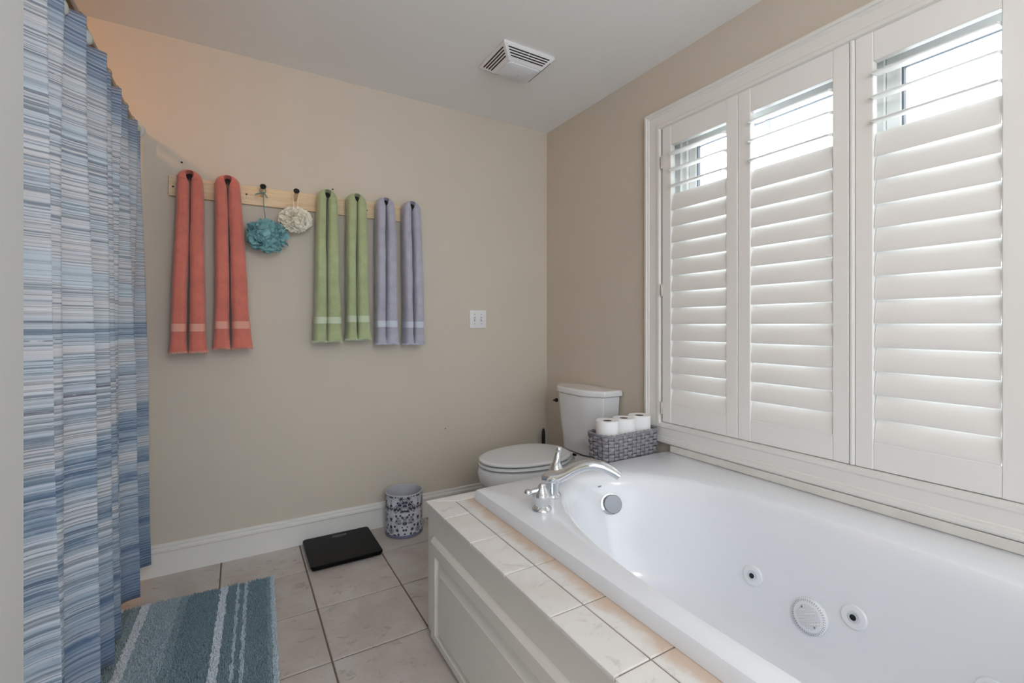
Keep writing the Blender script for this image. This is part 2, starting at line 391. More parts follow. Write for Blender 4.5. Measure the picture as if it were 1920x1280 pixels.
w3 = thing('fill_window', (-1.7, YF, .35), kind='structure')  # unseen window added behind the camera to let in soft fill light
MB().box(-3.25, -3.19, YF-.12, YF+.012, .35, 2.25, .003).box(-.21, -.15, YF-.12, YF+.012, .35, 2.25, .003).box(-3.19, -.21, YF-.12, YF+.012, 2.19, 2.25, .003).box(-3.19, -.21, YF-.12, YF+.03, .35, .41, .003).box(-1.73, -1.67, YF-.11, YF, .41, 2.19, .003).build('window_frame', M['vinyl'], w3)
for x0, x1 in ((-3.19, -1.73), (-1.67, -.21)): MB().box(x0, x1, YF-.074, YF-.07, .41, 2.19).build('pane', M['tinted'], w3)
# ------------------------------------------------------------------ shutters
PITCH = .0785; ZL0 = 1.961
lp = [(.0445*math.cos(2*PI*k/14), (.0062)*math.sin(2*PI*k/14)) for k in range(14)]
def louver_mesh(width):
    m_ = MB().loft([[(x, -width/2, z) for x, z in lp], [(x, width/2, z) for x, z in lp]])
    return mesh(m_.v, m_.f, 'louver', M['shutter'], 40)
def shutter(ya, yb, ol, orr, label, hinge_side, idx):
    """ya = edge nearer the back wall; opening ol..orr"""
    t = thing('plantation_shutter', (-.005, (ya+yb)/2, .652), label, 'shutter', 'plantation shutters in the window')
    x0, x1 = -.018, .011; z0, z1 = .652, 2.098
    MB().box(x0, x1, ol, ya-.0004, z0, z1, .0025).build('stile', M['shutter'], t)
    MB().box(x0, x1, yb+.0004, orr, z0, z1, .0025).build('stile', M['shutter'], t)
    MB().box(x0+.0008, x1-.001, orr+.0002, ol-.0002, 2.0, z1-.0015, .0015).build('top_rail', M['shutter'], t)
    MB().box(x0+.0008, x1-.001, orr+.0002, ol-.0002, z0+.001, .741, .0015).build('bottom_rail', M['shutter'], t)
    me = louver_mesh(ol-orr-.004)
    for k in range(16):
        tilt = math.radians(12 if k < 3 else 75.5)
        o = link('louver', me, t, (-.0035+.005, (ol+orr)/2-(ya+yb)/2, ZL0-k*PITCH-.652), (0, -tilt, 0))
    for zz in ((1.93, 1.30, .72) if idx in (0, 3) else ()):
        yh = ya-.001 if hinge_side else yb+.001
        MB().lathe([(.0042, -.03), (.0048, -.028), (.0048, .028), (.0042, .03)], (-.0225, yh, zz), n=10).build('hinge', M['hinge'], t, 40)
    return t
shutter(-1.018, -1.4205, -1.072, -1.367, 'narrow-looking white louvered shutter panel nearest the toilet', True, 0)
shutter(-1.4215, -1.832, -1.477, -1.781, 'white louvered shutter panel in the middle of the window, between two others', False, 1)
shutter(-1.850, -2.2565, -1.903, -2.202, 'white louvered shutter panel largest in view, over the near end of the bath', True, 2)
shutter(-2.2575, -2.661, -2.312, -2.607, 'white louvered shutter panel at the cut-off right edge of the picture', False, 3)
struct('trim_4', MB().box(-.0175, .012, -1.8492, -1.8328, .652, 2.0985, .002).box(-.0205, -.0172, -1.8450, -1.8370, .652, 2.0985, .001), M['shutter'])
# shutter liner strips round the opening
struct('trim_5', MB().box(-.008, .028, OY1-.0055, OY1-.0005, OZ0, OZ1).box(-.008, .028, OY0+.0005, OY0+.0035, OZ0, OZ1).box(-.008, .028, OY0+.0036, OY1-.0056, OZ1-.0055, OZ1-.0005).box(-.006, .028, OY0+.0036, OY1-.0056, OZ0+.0005, OZ0+.005), M['trim'])

# ------------------------------------------------------------------ tub surround: apron and tiled deck
DZ = .473
XA = -1.211
sur = thing('tub_surround', (-.6, -1.95, 0), 'cream panelled bath surround topped with white marbled tiles', 'tub surround')
core = MB().box(XA, XA+.02, -2.95, -.966, .001, DZ-.017)
core.box(XA+.0202, -.002, -.986, -.966, .001, DZ-.017)
core.build('apron', M['apron'], sur)
MB().prism([(XA+.005, -.971), (-.0245, -.971), (-.0245, -1.10), (-1.02, -1.10), (-1.02, -2.95), (XA+.005, -2.95)], DZ-.0168, DZ-.0025).build('tile_bed', M['deckgrout'], sur)
# access panels on the apron
def access(y1, y0):
    zt, zb = .366, .012; xo = XA-.019
    p = MB()
    # slab outline with sloped top and ends, recessed field with raised centre
    def rect(ins, x): return [(x, y1-ins, zb+ins*.6), (x, y1-ins, zt-ins), (x, y0+ins, zt-ins), (x, y0+ins, zb+ins*.6)]
    p.loft([rect(0, XA-.0003), rect(0, XA-.008), rect(.010, xo)], False, False)
    p.loft([rect(.010, xo), rect(.048, xo), rect(.052, xo+.003), rect(.058, xo+.011), rect(.064, xo+.011)], False, False)
    o = p.build('access_panel', M['apron'], sur)
    q = MB(); q.loft([rect(.064, xo+.011), rect(.092, xo+.001), rect(.094, xo-.0005)], False, True)
    q.build('raised_field', M['apron'], o)
access(-1.031, -1.965); access(-2.02, -2.93)
joints = [-1.1425-.2063*k for k in range(-1, 9)]
gj = .0019
def dtile(pts, m_='decktile', bev=.002):
    MB().prism(pts, DZ-.009, DZ, bev).build('tile', M[m_], sur)
def rectp(x0, x1, y0, y1): return [(x0, y0), (x1, y0), (x1, y1), (x0, y1)]
xo, xm, xi = XA-.008, -1.1235, -1.030
dtile([(xo, -.9615), (xm-gj, -1.0175), (xm-gj, -1.1425+gj), (xo, -1.1425+gj)])
for k in range(1, 9):
    ya, yb = joints[k]-gj, joints[k+1]+gj
    dtile(rectp(xo, xm-gj, yb, ya)); dtile(rectp(xm+gj, xi, yb, ya), 'stained')
dtile(rectp(xm+gj, xi, -1.1425+gj, -1.021), 'stained')
fx = [xo+.004, -.92, -.715, -.51, -.305, -.1, -.0265]
for k in range(6):
    a, b = fx[k]+gj, fx[k+1]-gj
    if k == 0: dtile([(xo+.004, -.9615), (b, -.9615), (b, -1.0175), (xm+gj*1.5, -1.0175)])
    else: dtile(rectp(a, b, -1.0175, -.9615))
    dtile(rectp(max(a, xi+gj*2), b, -1.062, -1.021), 'decktile')

# ------------------------------------------------------------------ bathtub
tub = thing('bathtub', (-.6, -1.95, DZ), 'glossy white oval whirlpool bath dropped into the tiled deck', 'bathtub')
CX, CY, TA, TB = -.607, -1.95, .372, .815
RX0, RX1, RY0, RY1 = -1.057, -.010, -2.905, -1.046
RZ = .515
def sup(phi, s=1):
    c, q = math.cos(phi), math.sin(phi)
    # the corner with the tap is more rounded
    wgt = max(0, min(1, (math.cos(phi-2.25)-.1)/.6)); wgt = wgt*wgt*(3-2*wgt)
    n = 3.0*(1-wgt)+2.05*wgt
    r = (abs(c/TA)**n+abs(q/TB)**n)**(-1/n)
    return r*s
def rectr(phi, ins=0):
    c, q = math.cos(phi), math.sin(phi); t = []
    if c > 1e-9: t.append((RX1-ins-CX)/c)
    if c < -1e-9: t.append((RX0+ins-CX)/c)
    if q > 1e-9: t.append((RY1-ins-CY)/q)
    if q < -1e-9: t.append((RY0+ins-CY)/q)
    return min(t)
angs = sorted([2*PI*k/160 for k in range(160)]+[math.atan2(yy-CY, xx-CX) % (2*PI) for xx in (RX0, RX1) for yy in (RY0, RY1)])
prof_s = [(RZ-.001, 1.055), (RZ-.0035, 1.02), (.500, .995), (.478, .975), (.44, .958), (.36, .925), (.27, .885), (.19, .845), (.14, .80), (.112, .73), (.102, .64), (.098, .45), (.096, .2)]
def s_at(z):
    for (z0, s0), (z1, s1) in zip(prof_s, prof_s[1:]):
        if z1 <= z <= z0: return s0+(s1-s0)*(z0-z)/(z0-z1)
    return 1
def ring(rf, z): return [(CX+rf(p)*math.cos(p), CY+rf(p)*math.sin(p), z) for p in angs]
R = [ring(lambda p: rectr(p), DZ+.0006), ring(lambda p: rectr(p, .001), RZ-.008), ring(lambda p: rectr(p, .004), RZ-.002), ring(lambda p: rectr(p, .010), RZ)]
R.append(ring(lambda p: min(rectr(p, .022), sup(p, 1.10)), RZ))
for z, s in prof_s: R.append(ring(lambda p: min(sup(p, s), rectr(p, .028)), z))
shell = MB().loft(R, False, True).build('shell', M['acrylic'], tub, 35)
def tub_pt(phi, z): s = sup(phi, s_at(z)); return Vector((CX+s*math.cos(phi), CY+s*math.sin(phi), z))
def tub_frame(target_y=None, target_x=None, z=.25, side='right'):
    rng = (-PI/2+.02, PI/2-.02) if side == 'right' else (.05, PI-.05)
    best = min((rng[0]+(rng[1]-rng[0])*k/3000 for k in range(3001)), key=lambda p: abs((tub_pt(p, z).y-target_y) if side == 'right' else (tub_pt(p, z).x-target_x)))
    p = tub_pt(best, z); du = tub_pt(best+.01, z)-tub_pt(best-.01, z); dv = tub_pt(best, z+.01)-tub_pt(best, z-.01)
    nrm = du.cross(dv).normalized()
    if nrm.dot(Vector((CX, CY, .35))-p) < 0: nrm = -nrm
    return p, nrm
for yy, zz in ((-1.655, .262), (-1.958, .278), (-2.249, .258)):
    p, nn = tub_frame(yy, None, zz)
    j = MB().lathe([(.034, -.004), (.034, .0025), (.031, .0055), (.017, .006), (.0155, .0045), (.013, .0045)], p, nn).build('jet', M['acrylic'], tub, 35)
    MB().lathe([(.013, .0046), (.013, .009), (.0085, .009), (.0078, .0065)], p, nn, 24).build('nozzle', M['chrome'], j, 35)
    MB().lathe([(.0077, .0061), (.0077, .0068)], p, nn, 20).build('nozzle_hole', M['hole'], j, 35)
p, nn = tub_frame(-1.843, None, .222)
sg = MB().lathe([(.052, -.005), (.052, .006), (.048, .012), (.042, .015)], p, nn, 40).build('suction_grate', M['acrylic'], tub, 30)
q = Vector((0, 0, 1)).rotation_difference(nn).to_matrix()
dots = MB(); 
for a in range(-9, 10):
    for b in range(-9, 10):
        x, y = a*.0042+(b % 2)*.0021, b*.0037
        if math.hypot(x, y) < .034: dots.lathe([(.0009, .0148), (.0009, .0153)], p+q@Vector((x, y, 0)), nn, 5)
for k in range(44):
    for r_ in (.044, .0475):
        a = 2*PI*k/44; dots.lathe([(.0012, .0125 if r_ > .045 else .0142), (.0012, .0136 if r_ > .045 else .0149)], p+q@Vector((r_*math.cos(a), r_*math.sin(a), 0)), nn, 5)
tag(dots.build('grate_holes', M['greymark'], sg), kind='stuff')
for sgn in (-1, 1):
    MB().lathe([(.0028, .0148), (.0028, .0158)], p+q@Vector((sgn*.030*.7, sgn*.030*.7, 0)), nn, 10).build('screw', M['greymark'], sg)
p, nn = tub_frame(None, -.525, .405, 'far')
ov = MB().lathe([(.040, -.004), (.041, .004), (.040, .009), (.031, .010), (.031, .016)], p, nn, 40).build('overflow_plate', M['chrome'], tub, 30)
MB().lathe([(.033, .0162), (.036, .018), (.036, .031), (.034, .033)], p+Vector((.004, 0, .001)), nn, 40).build('overflow_knob', M['satin'], ov, 30)
p, nn = tub_frame(None, -.548, .470, 'far')
mk = MB()
for k in range(5):
    c = p+nn*.001+Vector((.0052*(k-2), 0, 0))
    mk.lathe([(.0021, -.0004), (.0021, .0006)], c, nn, 6); mk.lathe([(.0016, -.0004), (.0016, .0006)], c+Vector((.0022, 0, .0022)), nn, 6)
mk.build('maker_mark', M['greymark'], tub)

# ------------------------------------------------------------------ roman tub faucet
fc = thing('tub_faucet', (-.85, -1.25, RZ), 'chrome arched spout faucet with two lever handles on the bath rim', 'faucet')
hp = [(.031, 0), (.033, .003), (.032, .007), (.027, .011), (.0225, .015), (.0225, .019), (.0265, .029), (.0285, .038), (.0295, .041), (.0315, .044), (.0315, .048), (.0285, .051), (.0265, .057), (.021, .066), (.0155, .073), (.0125, .078), (.011, .083), (.007, .087)]
def handle(x, y, d, ln, hscale, rn, rb, base_h):
    h = MB().lathe([(r_, h_*hscale) for r_, h_ in hp], (x, y, RZ+.0002), n=32).build('handle', M['chrome'], fc, 40)
    d = Vector(d).normalized(); s = Vector((x, y, RZ+base_h)); e = s+d*ln
    MB().tube([s, s+d*ln*.35, s+d*ln*.7, e-d*rb*.8, e-d*rb*.3, e+d*rb*.3, e+d*rb*.75, e+d*rb], [rn, rn*.9, rn*.8, rb*.75, rb, rb, rb*.7, rb*.2], 18).build('lever', M['chrome'], h, 50)
handle(-.952, -1.337, (-.93, .25, -.12), .050, 1.0, .0105, .0115, .068)
handle(-.742, -1.128, (.30, .1, 1), .058, 1.0, .0165, .0135, .066)
sd = Vector((math.cos(math.radians(-40)), math.sin(math.radians(-40)), 0)); b0 = Vector((-.85, -1.25, RZ))
MB().lathe([(.033, .0002), (.034, .004), (.031, .010), (.026, .014), (.0245, .03), (.024, .058)], b0, n=32).build('spout_base', M['chrome'], fc, 40)
sp_ = [(-.034, .058), (-.022, .0605), (.0, .064), (.03, .071), (.06, .088), (.09, .106), (.12, .1165), (.15, .119), (.18, .1135), (.205, .103), (.225, .091), (.236, .0835)]
sr = [.013, .0205, .022, .0205, .0185, .018, .018, .0178, .0172, .0165, .0155, .0145]
MB().tube([b0+sd*l+Vector((0, 0, h)) for l, h in sp_], [r_*1.08 for r_ in sr], 18, 1.22, up=(0, 0, 1)).build('spout', M['chrome'], fc, 50)

# ------------------------------------------------------------------ toilet (faces -x, tank against the window wall)
TY = -.512
toi = thing('toilet', (-.4, TY, 0), 'white two-piece toilet with closed lid in the corner', 'toilet')
def ell(cx, a_f, a_b, b, z, n=44, pw=2.2):
    out = []
    for k in range(n):
        t = 2*PI*k/n; c, s = math.cos(t), math.sin(t)
        a = a_b if c > 0 else a_f
        out.append((cx+a*math.copysign(abs(c)**(2/pw), c), TY+b*math.copysign(abs(s)**(2/pw), s), z))
    return out
bowl = MB().loft([ell(-.36, .20, .22, .105, .001), ell(-.36, .205, .22, .11, .03), ell(-.36, .19, .21, .10, .09), ell(-.37, .20, .20, .105, .15), ell(-.40, .25, .20, .135, .22),
                  ell(-.43, .29, .22, .165, .28), ell(-.45, .308, .24, .182, .33), ell(-.46, .305, .26, .187, .37), ell(-.46, .298, .27, .183, .392), ell(-.46, .285, .26, .17, .396)])
bowl.build('bowl', M['porcelain'], toi, 50)
MB().prism([(-.27, TY-.13), (-.02, TY-.13), (-.02, TY+.13), (-.27, TY+.13)], .22, .3955, .015).build('tank_shelf', M['porcelain'], toi, 40)
def seatring(z0, z1, ins):
    sc = 1-ins
    return [ell(-.455, .300*sc, .208*sc, .186*sc-.004, z0, 56, 2.15), ell(-.455, .304*sc, .212*sc, .190*sc, z0+.003, 56, 2.15), ell(-.455, .304*sc, .212*sc, .190*sc, z1-.006, 56, 2.15), ell(-.455, .297*sc, .207*sc, .184*sc, z1-.001, 56, 2.15), ell(-.455, .285*sc, .198*sc, .173*sc, z1, 56, 2.15)]
MB().loft(seatring(.4035, .4175, 0)).build('seat', M['seat'], toi, 40)
lr = seatring(.4255, .4415, .004); lr += [ell(-.455, .22, .15, .12, .4435, 56), ell(-.455, .1, .08, .05, .4445, 56)]
MB().loft(lr).build('lid', M['seat'], toi, 40)
for s in (-1, 1):
    MB().box(-.262, -.236, TY+s*.078-.016, TY+s*.078+.016, .396, .432, .005, 2).build('hinge', M['seat'], toi, 40)
    MB().lathe([(.007, -.012), (.007, .012)], (-.246, TY+s*.1, .424), (0, 1, 0), 12).build('hinge_pin', M['darkmetal'], toi, 40)
def tankout(dx, hw, ch, z, x_back=-.012):
    return [(x_back, TY-hw, z), (x_back, TY+hw, z), (-dx+ch*.75, TY+hw, z), (-dx+ch*.12, TY+hw-ch*.9, z), (-dx, TY+hw*.45, z), (-dx-.004, TY, z), (-dx, TY-hw*.45, z), (-dx+ch*.12, TY-hw+ch*.9, z), (-dx+ch*.75, TY-hw, z)]
tank = MB().loft([tankout(.160, .168, .07, .402), tankout(.166, .174, .07, .41), tankout(.172, .184, .075, .50), tankout(.184, .197, .08, .62), tankout(.192, .207, .085, .735)]).build('tank', M['porcelain'], toi, 28)
tb = tank.modifiers.new('bevel', 'BEVEL'); tb.width = .008; tb.segments = 3; tb.limit_method = 'ANGLE'; tb.angle_limit = .35
lid = MB().loft([tankout(.196, .212, .09, .736, -.010), tankout(.204, .220, .095, .740, -.006), tankout(.204, .220, .095, .763, -.006), tankout(.198, .214, .092, .771, -.010), tankout(.17, .19, .08, .7735, -.03)]).build('tank_lid', M['porcelain'], toi, 28)
tb = lid.modifiers.new('bevel', 'BEVEL'); tb.width = .005; tb.segments = 2; tb.limit_method = 'ANGLE'; tb.angle_limit = .35
lv = MB().lathe([(.012, 0), (.012, .008), (.008, .012)], (-.150, TY+.190, .672), (-.2, 1, 0), 14).build('flush_lever', M['darkmetal'], toi, 40)
MB().tube([(-.152, TY+.199, .672), (-.158, TY+.203, .671), (-.166, TY+.203, .669)], [.005, .006, .006], 8).build('lever_arm', M['darkmetal'], lv, 40)

# toilet brush behind the toilet
tbr = thing('toilet_brush', (-.10, -.105, 0), 'black slim-handled toilet brush standing behind the toilet', 'toilet brush')
MB().lathe([(.045, .001), (.048, .006), (.046, .12), (.043, .13), (.012, .134)], (-.10, -.105, 0), n=24).build('holder', M['black'], tbr, 40)
MB().lathe([(.006, .134), (.007, .20), (.0105, .30), (.0125, .38), (.0115, .43), (.006, .452)], (-.10, -.105, 0), n=14).build('handle', M['black'], tbr, 50)
MB().lathe([(.0118, .30), (.0130, .32), (.0130, .325), (.0118, .33)], (-.10, -.105, 0), n=14).build('collar', M['chrome'], tbr, 50)

# ------------------------------------------------------------------ wicker basket with toilet rolls
bk = thing('wicker_basket', (-.2165, -.958, DZ+.0006), 'grey woven wicker basket of toilet rolls on the bath ledge', 'basket')
BR = Matrix.Rotation(math.radians(2.5), 3, 'Z')
def rr_path(hw, hd, r, n):
    # rounded rectangle sampled evenly by arc length
    pts = []; L = [2*(hw-r), PI*r/2, 2*(hd-r), PI*r/2, 2*(hw-r), PI*r/2, 2*(hd-r), PI*r/2]; tot = sum(L)
    for k in range(n):
        s = tot*k/n; i = 0
        while s > L[i]: s -= L[i]; i += 1
        a = i//2
        corner = [(hw-r, -hd+r), (hw-r, hd-r), (-hw+r, hd-r), (-hw+r, -hd+r)][a]
        if i % 2 == 0:
            st = [(-hw+r, -hd), (hw, -hd+r), (hw-r, hd), (-hw, hd-r)][a]; dr = [(1, 0), (0, 1), (-1, 0), (0, -1)][a]; nr = [(0, -1), (1, 0), (0, 1), (-1, 0)][a]
            pts.append((st[0]+dr[0]*s, st[1]+dr[1]*s, nr[0], nr[1]))
        else:
            th = -PI/2+a*PI/2+s/r; pts.append((corner[0]+r*math.cos(th), corner[1]+r*math.sin(th), math.cos(th), math.sin(th)))
    return pts
NS = 32; SUBD = 6
def bpt(x, y, z): v = BR@Vector((x, y, 0)); return Vector((-.2165+v.x, -.958+v.y, z))
wv = MB(); rows = 9; zb = DZ+.006; rh = .0156
for r in range(rows):
    fl = 1+.045*r/rows; pth = rr_path(.174*fl, .070*fl, .042, NS*SUBD); ringsv = []
    for k, (x, y, nx, ny) in enumerate(pth):
        off = .0046*math.sin(PI*k/SUBD+(r % 2)*PI)
        z0 = zb+r*rh+.0004; z1 = z0+rh-.0028; jit = .0006*math.sin(k*1.3+r*2.1)
        o1 = off+.0016; o0 = off-.0016
        ringsv.append([bpt(x+nx*(o1-.0012), y+ny*(o1-.0012), z0+jit), bpt(x+nx*o1, y+ny*o1, z0+.003+jit), bpt(x+nx*o1, y+ny*o1, z1-.003+jit), bpt(x+nx*(o1-.0012), y+ny*(o1-.0012), z1+jit), bpt(x+nx*o0, y+ny*o0, z1+jit), bpt(x+nx*o0, y+ny*o0, z0+jit)])
    wv.loft(ringsv+[ringsv[0]], False, False)
wv.build('weave', M['wicker'], bk, 50)
stk = MB()
for k in range(NS):
    lo = rr_path(.174, .070, .042, NS*2)[2*k]; hi = rr_path(.174*1.045, .070*1.045, .042, NS*2)[2*k]
    stk.tube([bpt(lo[0], lo[1], zb-.004), bpt((lo[0]+hi[0])/2, (lo[1]+hi[1])/2, zb+.07), bpt(hi[0], hi[1], zb+rows*rh+.004)], .0019, 6)
stk.build('stakes', M['wicker_dark'], bk, 50)
rim = MB(); pth = rr_path(.182, .0733, .044, 270)
for ph in (0, PI):
    rim.tube([bpt(x+nx*.0035*math.cos(k*.42+ph), y+ny*.0035*math.cos(k*.42+ph), zb+rows*rh+.003+.0032*math.sin(k*.42+ph)) for k, (x, y, nx, ny) in enumerate(pth+pth[:1])], .0038, 7)
rim.build('braided_rim', M['wicker'], bk, 50)
MB().loft([[bpt(x, y, z) for x, y, _, _ in rr_path(.170, .066, .04, 60)] for z in (DZ+.0008, DZ+.005)]).build('basket_base', M['wicker_dark'], bk)
def roll(x, y, z, r, label, grp):
    t = thing('toilet_roll', (x, y, z), label, 'toilet roll', grp)
    c = (x, y, z)
    MB().lathe([(.0215, .002), (r-.003, 0), (r, .003), (r+.0006, .05), (r, .098), (r-.003, .101), (.0225, .0995), (.0215, .097), (.0215, .002)], c, n=48, cap0=False, cap1=False).build('paper', M['paper'], t, 40)
    MB().lathe([(.0212, .001), (.0212, .0975), (.0198, .0975), (.0198, .001), (.0212, .001)], c, n=32, cap0=False, cap1=False).build('core', M['core'], t, 40)
    a = random.uniform(3.6, 4.4)
    return t
RT = .581
roll(-.326, -.963, RT, .054, 'white toilet roll standing leftmost in the wicker basket', 'toilet rolls in the basket')
roll(-.2165, -.958, RT, .054, 'white toilet roll standing in the middle of the wicker basket', 'toilet rolls in the basket')
roll(-.107, -.953, RT+.002, .054, 'white toilet roll standing rightmost in the wicker basket, by the window casing', 'toilet rolls in the basket')
for x, y, r in ((-.326, -.963, .0565), (-.2165, -.958, .0565), (-.107, -.953, .0565)):
    roll(x, y, DZ+.0065, r-.003, 'white toilet roll hidden in the lower layer of the wicker basket', 'toilet rolls in the lower layer')

# ------------------------------------------------------------------ shower curtain and rod
crest_t = [.12, -.05, -.18, -.33, -.48, -.595, -.73, -.93, -1.10, -1.24, -1.37, -1.50, -1.6]
crest_b = [.10, -.07, -.21, -.365, -.50, -.60, -.75, -.97, -1.14, -1.27, -1.39, -1.50, -1.6]
def phase(y, tz):
    cr = [b+(t-b)*tz for t, b in zip(crest_t, crest_b)]
    for i in range(len(cr)-1):
        if cr[i] >= y >= cr[i+1]: return i+(cr[i]-y)/(cr[i]-cr[i+1]), i
    return 0, 0
ZB, ZT = .085, 1.972
NY, NZ = 340, 48
rodx = -2.212
cv = []; cuv = []
amps = [1, .8, 1.05, .8, 1.1, .75, 1.25, 1.1, .9, 1, .9, 1, 1]
ampb = [1.2, 1.2, .3, 1.25, .35, .75, 1.15, 1.3, .5, 1.2, .5, 1, 1]
for iz in range(NZ+1):
    tz = iz/NZ; z = ZB+(ZT-ZB)*tz; u = 0; prev = None
    for iy in range(NY+1):
        y = -.012-(1.50-.012)*iy/NY
        ph, i = phase(y, tz); fr = ph-i
        k1 = min(i+1, 12); mz = min(1, max(0, (tz-.45)/.5))
        a = (amps[i]*(1-fr)+amps[k1]*fr)*mz+(ampb[i]*(1-fr)+ampb[k1]*fr)*(1-mz)
        A = (.030+.012*(1-tz)**1.2)*a
        wv_ = math.cos(2*PI*ph); wv_ = wv_*.8+.2*wv_**3
        x = rodx+.004+A*wv_*.9+.017*(1-tz)**1.3
        x += .006*noise.noise(Vector((0, y*7, z*1.6)))
        yy = y+.010*math.sin(2*PI*ph)*(1+.6*(1-tz))*a
        zz = z-(.006*(1-wv_) if iz == NZ else 0)+(.012*noise.noise(Vector((y*4, 3, 0))) if iz == 0 else 0)
        p = Vector((x, min(yy, -.004), zz))
        if prev is not None: u += (Vector((p.x, p.y, 0))-Vector((prev.x, prev.y, 0))).length
        prev = p; cv.append(p); cuv.append((u, z))
cf = [[i*(NY+1)+j, i*(NY+1)+j+1, (i+1)*(NY+1)+j+1, (i+1)*(NY+1)+j] for i in range(NZ) for j in range(NY)]
cur = thing('shower_curtain', (rodx, -.76, ZB), 'blue and white streaky striped fabric shower curtain at left', 'curtain')
o0 = ORG[cur.name]
cl = link('cloth', mesh([v-o0 for v in cv], cf, 'cloth', M['curtain'], 60, cuv), cur)
sm = cl.modifiers.new('thickness', 'SOLIDIFY'); sm.thickness = .0016; sm.offset = 0
rd = thing('shower_rod', (rodx, -.76, 1.99), 'straight metal shower rod along the top of the curtain', 'curtain rod')
MB().lathe([(.0125, -1.518), (.0125, -.002)], (rodx, 0, 1.993), (0, 1, 0), 20).build('rod', M['rod'], rd, 40)
for y0, s in ((-.0005, -1), (-1.5195, 1)):
    MB().lathe([(.034, 0), (.034, .006), (.022, .012), (.016, .03)], (rodx, y0, 1.993), (0, s, 0), 24).build('flange', M['button'], rd, 40)
hooklab = {6: 'pale round curtain hook second from the top left corner, half seen', 7: 'pale round curtain hook nearest the top left corner of the picture'}
for i in range(1, 11):
    yh = {6: -.872, 7: -1.01}.get(i, (crest_t[i]+crest_t[i+1])/2)
    xs_ = {6: -2.203, 7: -2.222}.get(i, rodx+.004-.030*.9*(amps[i]+amps[i+1])/2)
    hk = thing('curtain_hook', (rodx, yh, 1.93), hooklab.get(i, 'pale round curtain hook tucked into the folds along the rod'), 'curtain hook', 'hooks along the shower rod')
    MB().lathe([(.006, 0), (.019, .003), (.021, .009), (.017, .016), (.006, .020)], (xs_+.004, yh, 1.942), (1, -.35, .05), 24).build('button', M['button'], hk, 50)
    sg_ = 1 if i in (6, 7) else -1                # side of the rod on which the hook comes down
    arc = [(.0165, .002), (.0125, .0125), (.005, .0170), (-.005, .0170), (-.0125, .0125), (-.0165, .002), (-.0130, -.012)]
    MB().tube([Vector((xs_+.008, yh, 1.945)), Vector((rodx+sg_*.0172, yh, 1.976))]+[Vector((rodx+sg_*dx, yh, 1.993+dz)) for dx, dz in arc], .0016, 6).build('wire', M['rod'], hk, 50)

# ------------------------------------------------------------------ bath rug
rg = thing('bath_rug', (-1.685, -.30, .0008), 'shaggy blue and white striped bath rug on the floor', 'rug')
RW, RL = .62, 1.0
rg.rotation_euler = (0, 0, math.radians(-2.2))
rb = MB().box(-RW, 0, -RL, 0, 0, .004)
link('backing', mesh(rb.v, rb.f, 'backing', M['rugback']), rg)
pv = []; pf = []
stp = .0042
nx_, ny_ = int(RW/stp), int(RL/stp)
for i in range(nx_):
    for j in range(ny_):
        x = -(i+.5)*stp+random.uniform(-.0018, .0018); y = -(j+.5)*stp+random.uniform(-.0018, .0018)
        hgt = random.uniform(.011, .018)*(1+.25*noise.noise(Vector((x*60, y*14, 0))))
        lx, ly = random.gauss(0, .0035), random.gauss(0, .0035)
        r = .0026; a0 = random.uniform(0, 6.28); b = len(pv)
        for k in range(3): pv.append((x+r*math.cos(a0+k*2.094), y+r*math.sin(a0+k*2.094), .003))
        for k in range(3): pv.append((x+lx*.6+r*.85*math.cos(a0+k*2.094), y+ly*.6+r*.85*math.sin(a0+k*2.094), .003+hgt*.7))
        pv.append((x+lx, y+ly, .003+hgt))
        for k in range(3):
            kk = (k+1) % 3; pf.append((b+k, b+kk, b+3+kk, b+3+k)); pf.append((b+3+k, b+3+kk, b+6))
pm = mesh(pv, pf, 'pile', None)
# stripe coordinate runs from the edge beside the bath (0) to the far edge
pm.materials.append(M['rug'])
for v in pm.vertices: v.co.x = -v.co.x
pile = link('pile', pm, rg); pile.scale = (-1, 1, 1); pile['kind'] = 'stuff'

# ------------------------------------------------------------------ peg rail, pegs
rail = thing('peg_rail', (-1.51, -.001, 1.715), 'pale wooden peg rail with black-capped pegs on the wall', 'peg rail')
MB().box(-2.092, -.925, -.0185, -.0005, 1.716, 1.806, .002, 2).build('board', M['wood'], rail)
PX = [-2.008, -1.863, -1.7175, -1.5715, -1.427, -1.283, -1.130, -.983]
pd = Vector((0, -1, .40)).normalized()
for x in PX:
    s = Vector((x, -.0187, 1.764))
    pg = MB().lathe([(.0085, 0), (.0085, .074)], s, pd, 16).build('peg', M['wood'], rail, 40)
    MB().lathe([(.012, .0742), (.0138, .0755), (.0138, .0795), (.012, .081)], s, pd, 20).build('cap', M['black'], pg, 40)
for x, z in ((-1.786, 1.763), (-1.213, 1.757), (-2.075, 1.757)):
    MB().lathe([(.0042, 0), (.0042, .0012), (.002, .0018)], (x, -.0186, z), (0, -1, 0), 12).build('screw', M['black'], rail)
for nm, x, z, lb in (('wall_nail', -2.044, 1.874, 'small nail in the wall above the leftmost coral towel'), ('wall_nail', -1.388, 1.848, 'tiny nail in the wall above the green towels')):
    nl = thing(nm, (x, 0, z), lb, 'nail'); MB().lathe([(.0016, 0), (.0016, .006), (.0042, .0065), (.004, .0075)], (x, -.0003, z), (0, -1, .3), 10).build('nail', M['darkmetal'], nl, 40)
sc = MB().lathe([(.0035, 0), (.003, .0008)], (-.744, -.0003, .505), (0, -1, 0), 8).build('wall_plug', M['darkmetal']); tag(sc, 'tiny dark screw hole mark low on the back wall', 'wall mark')

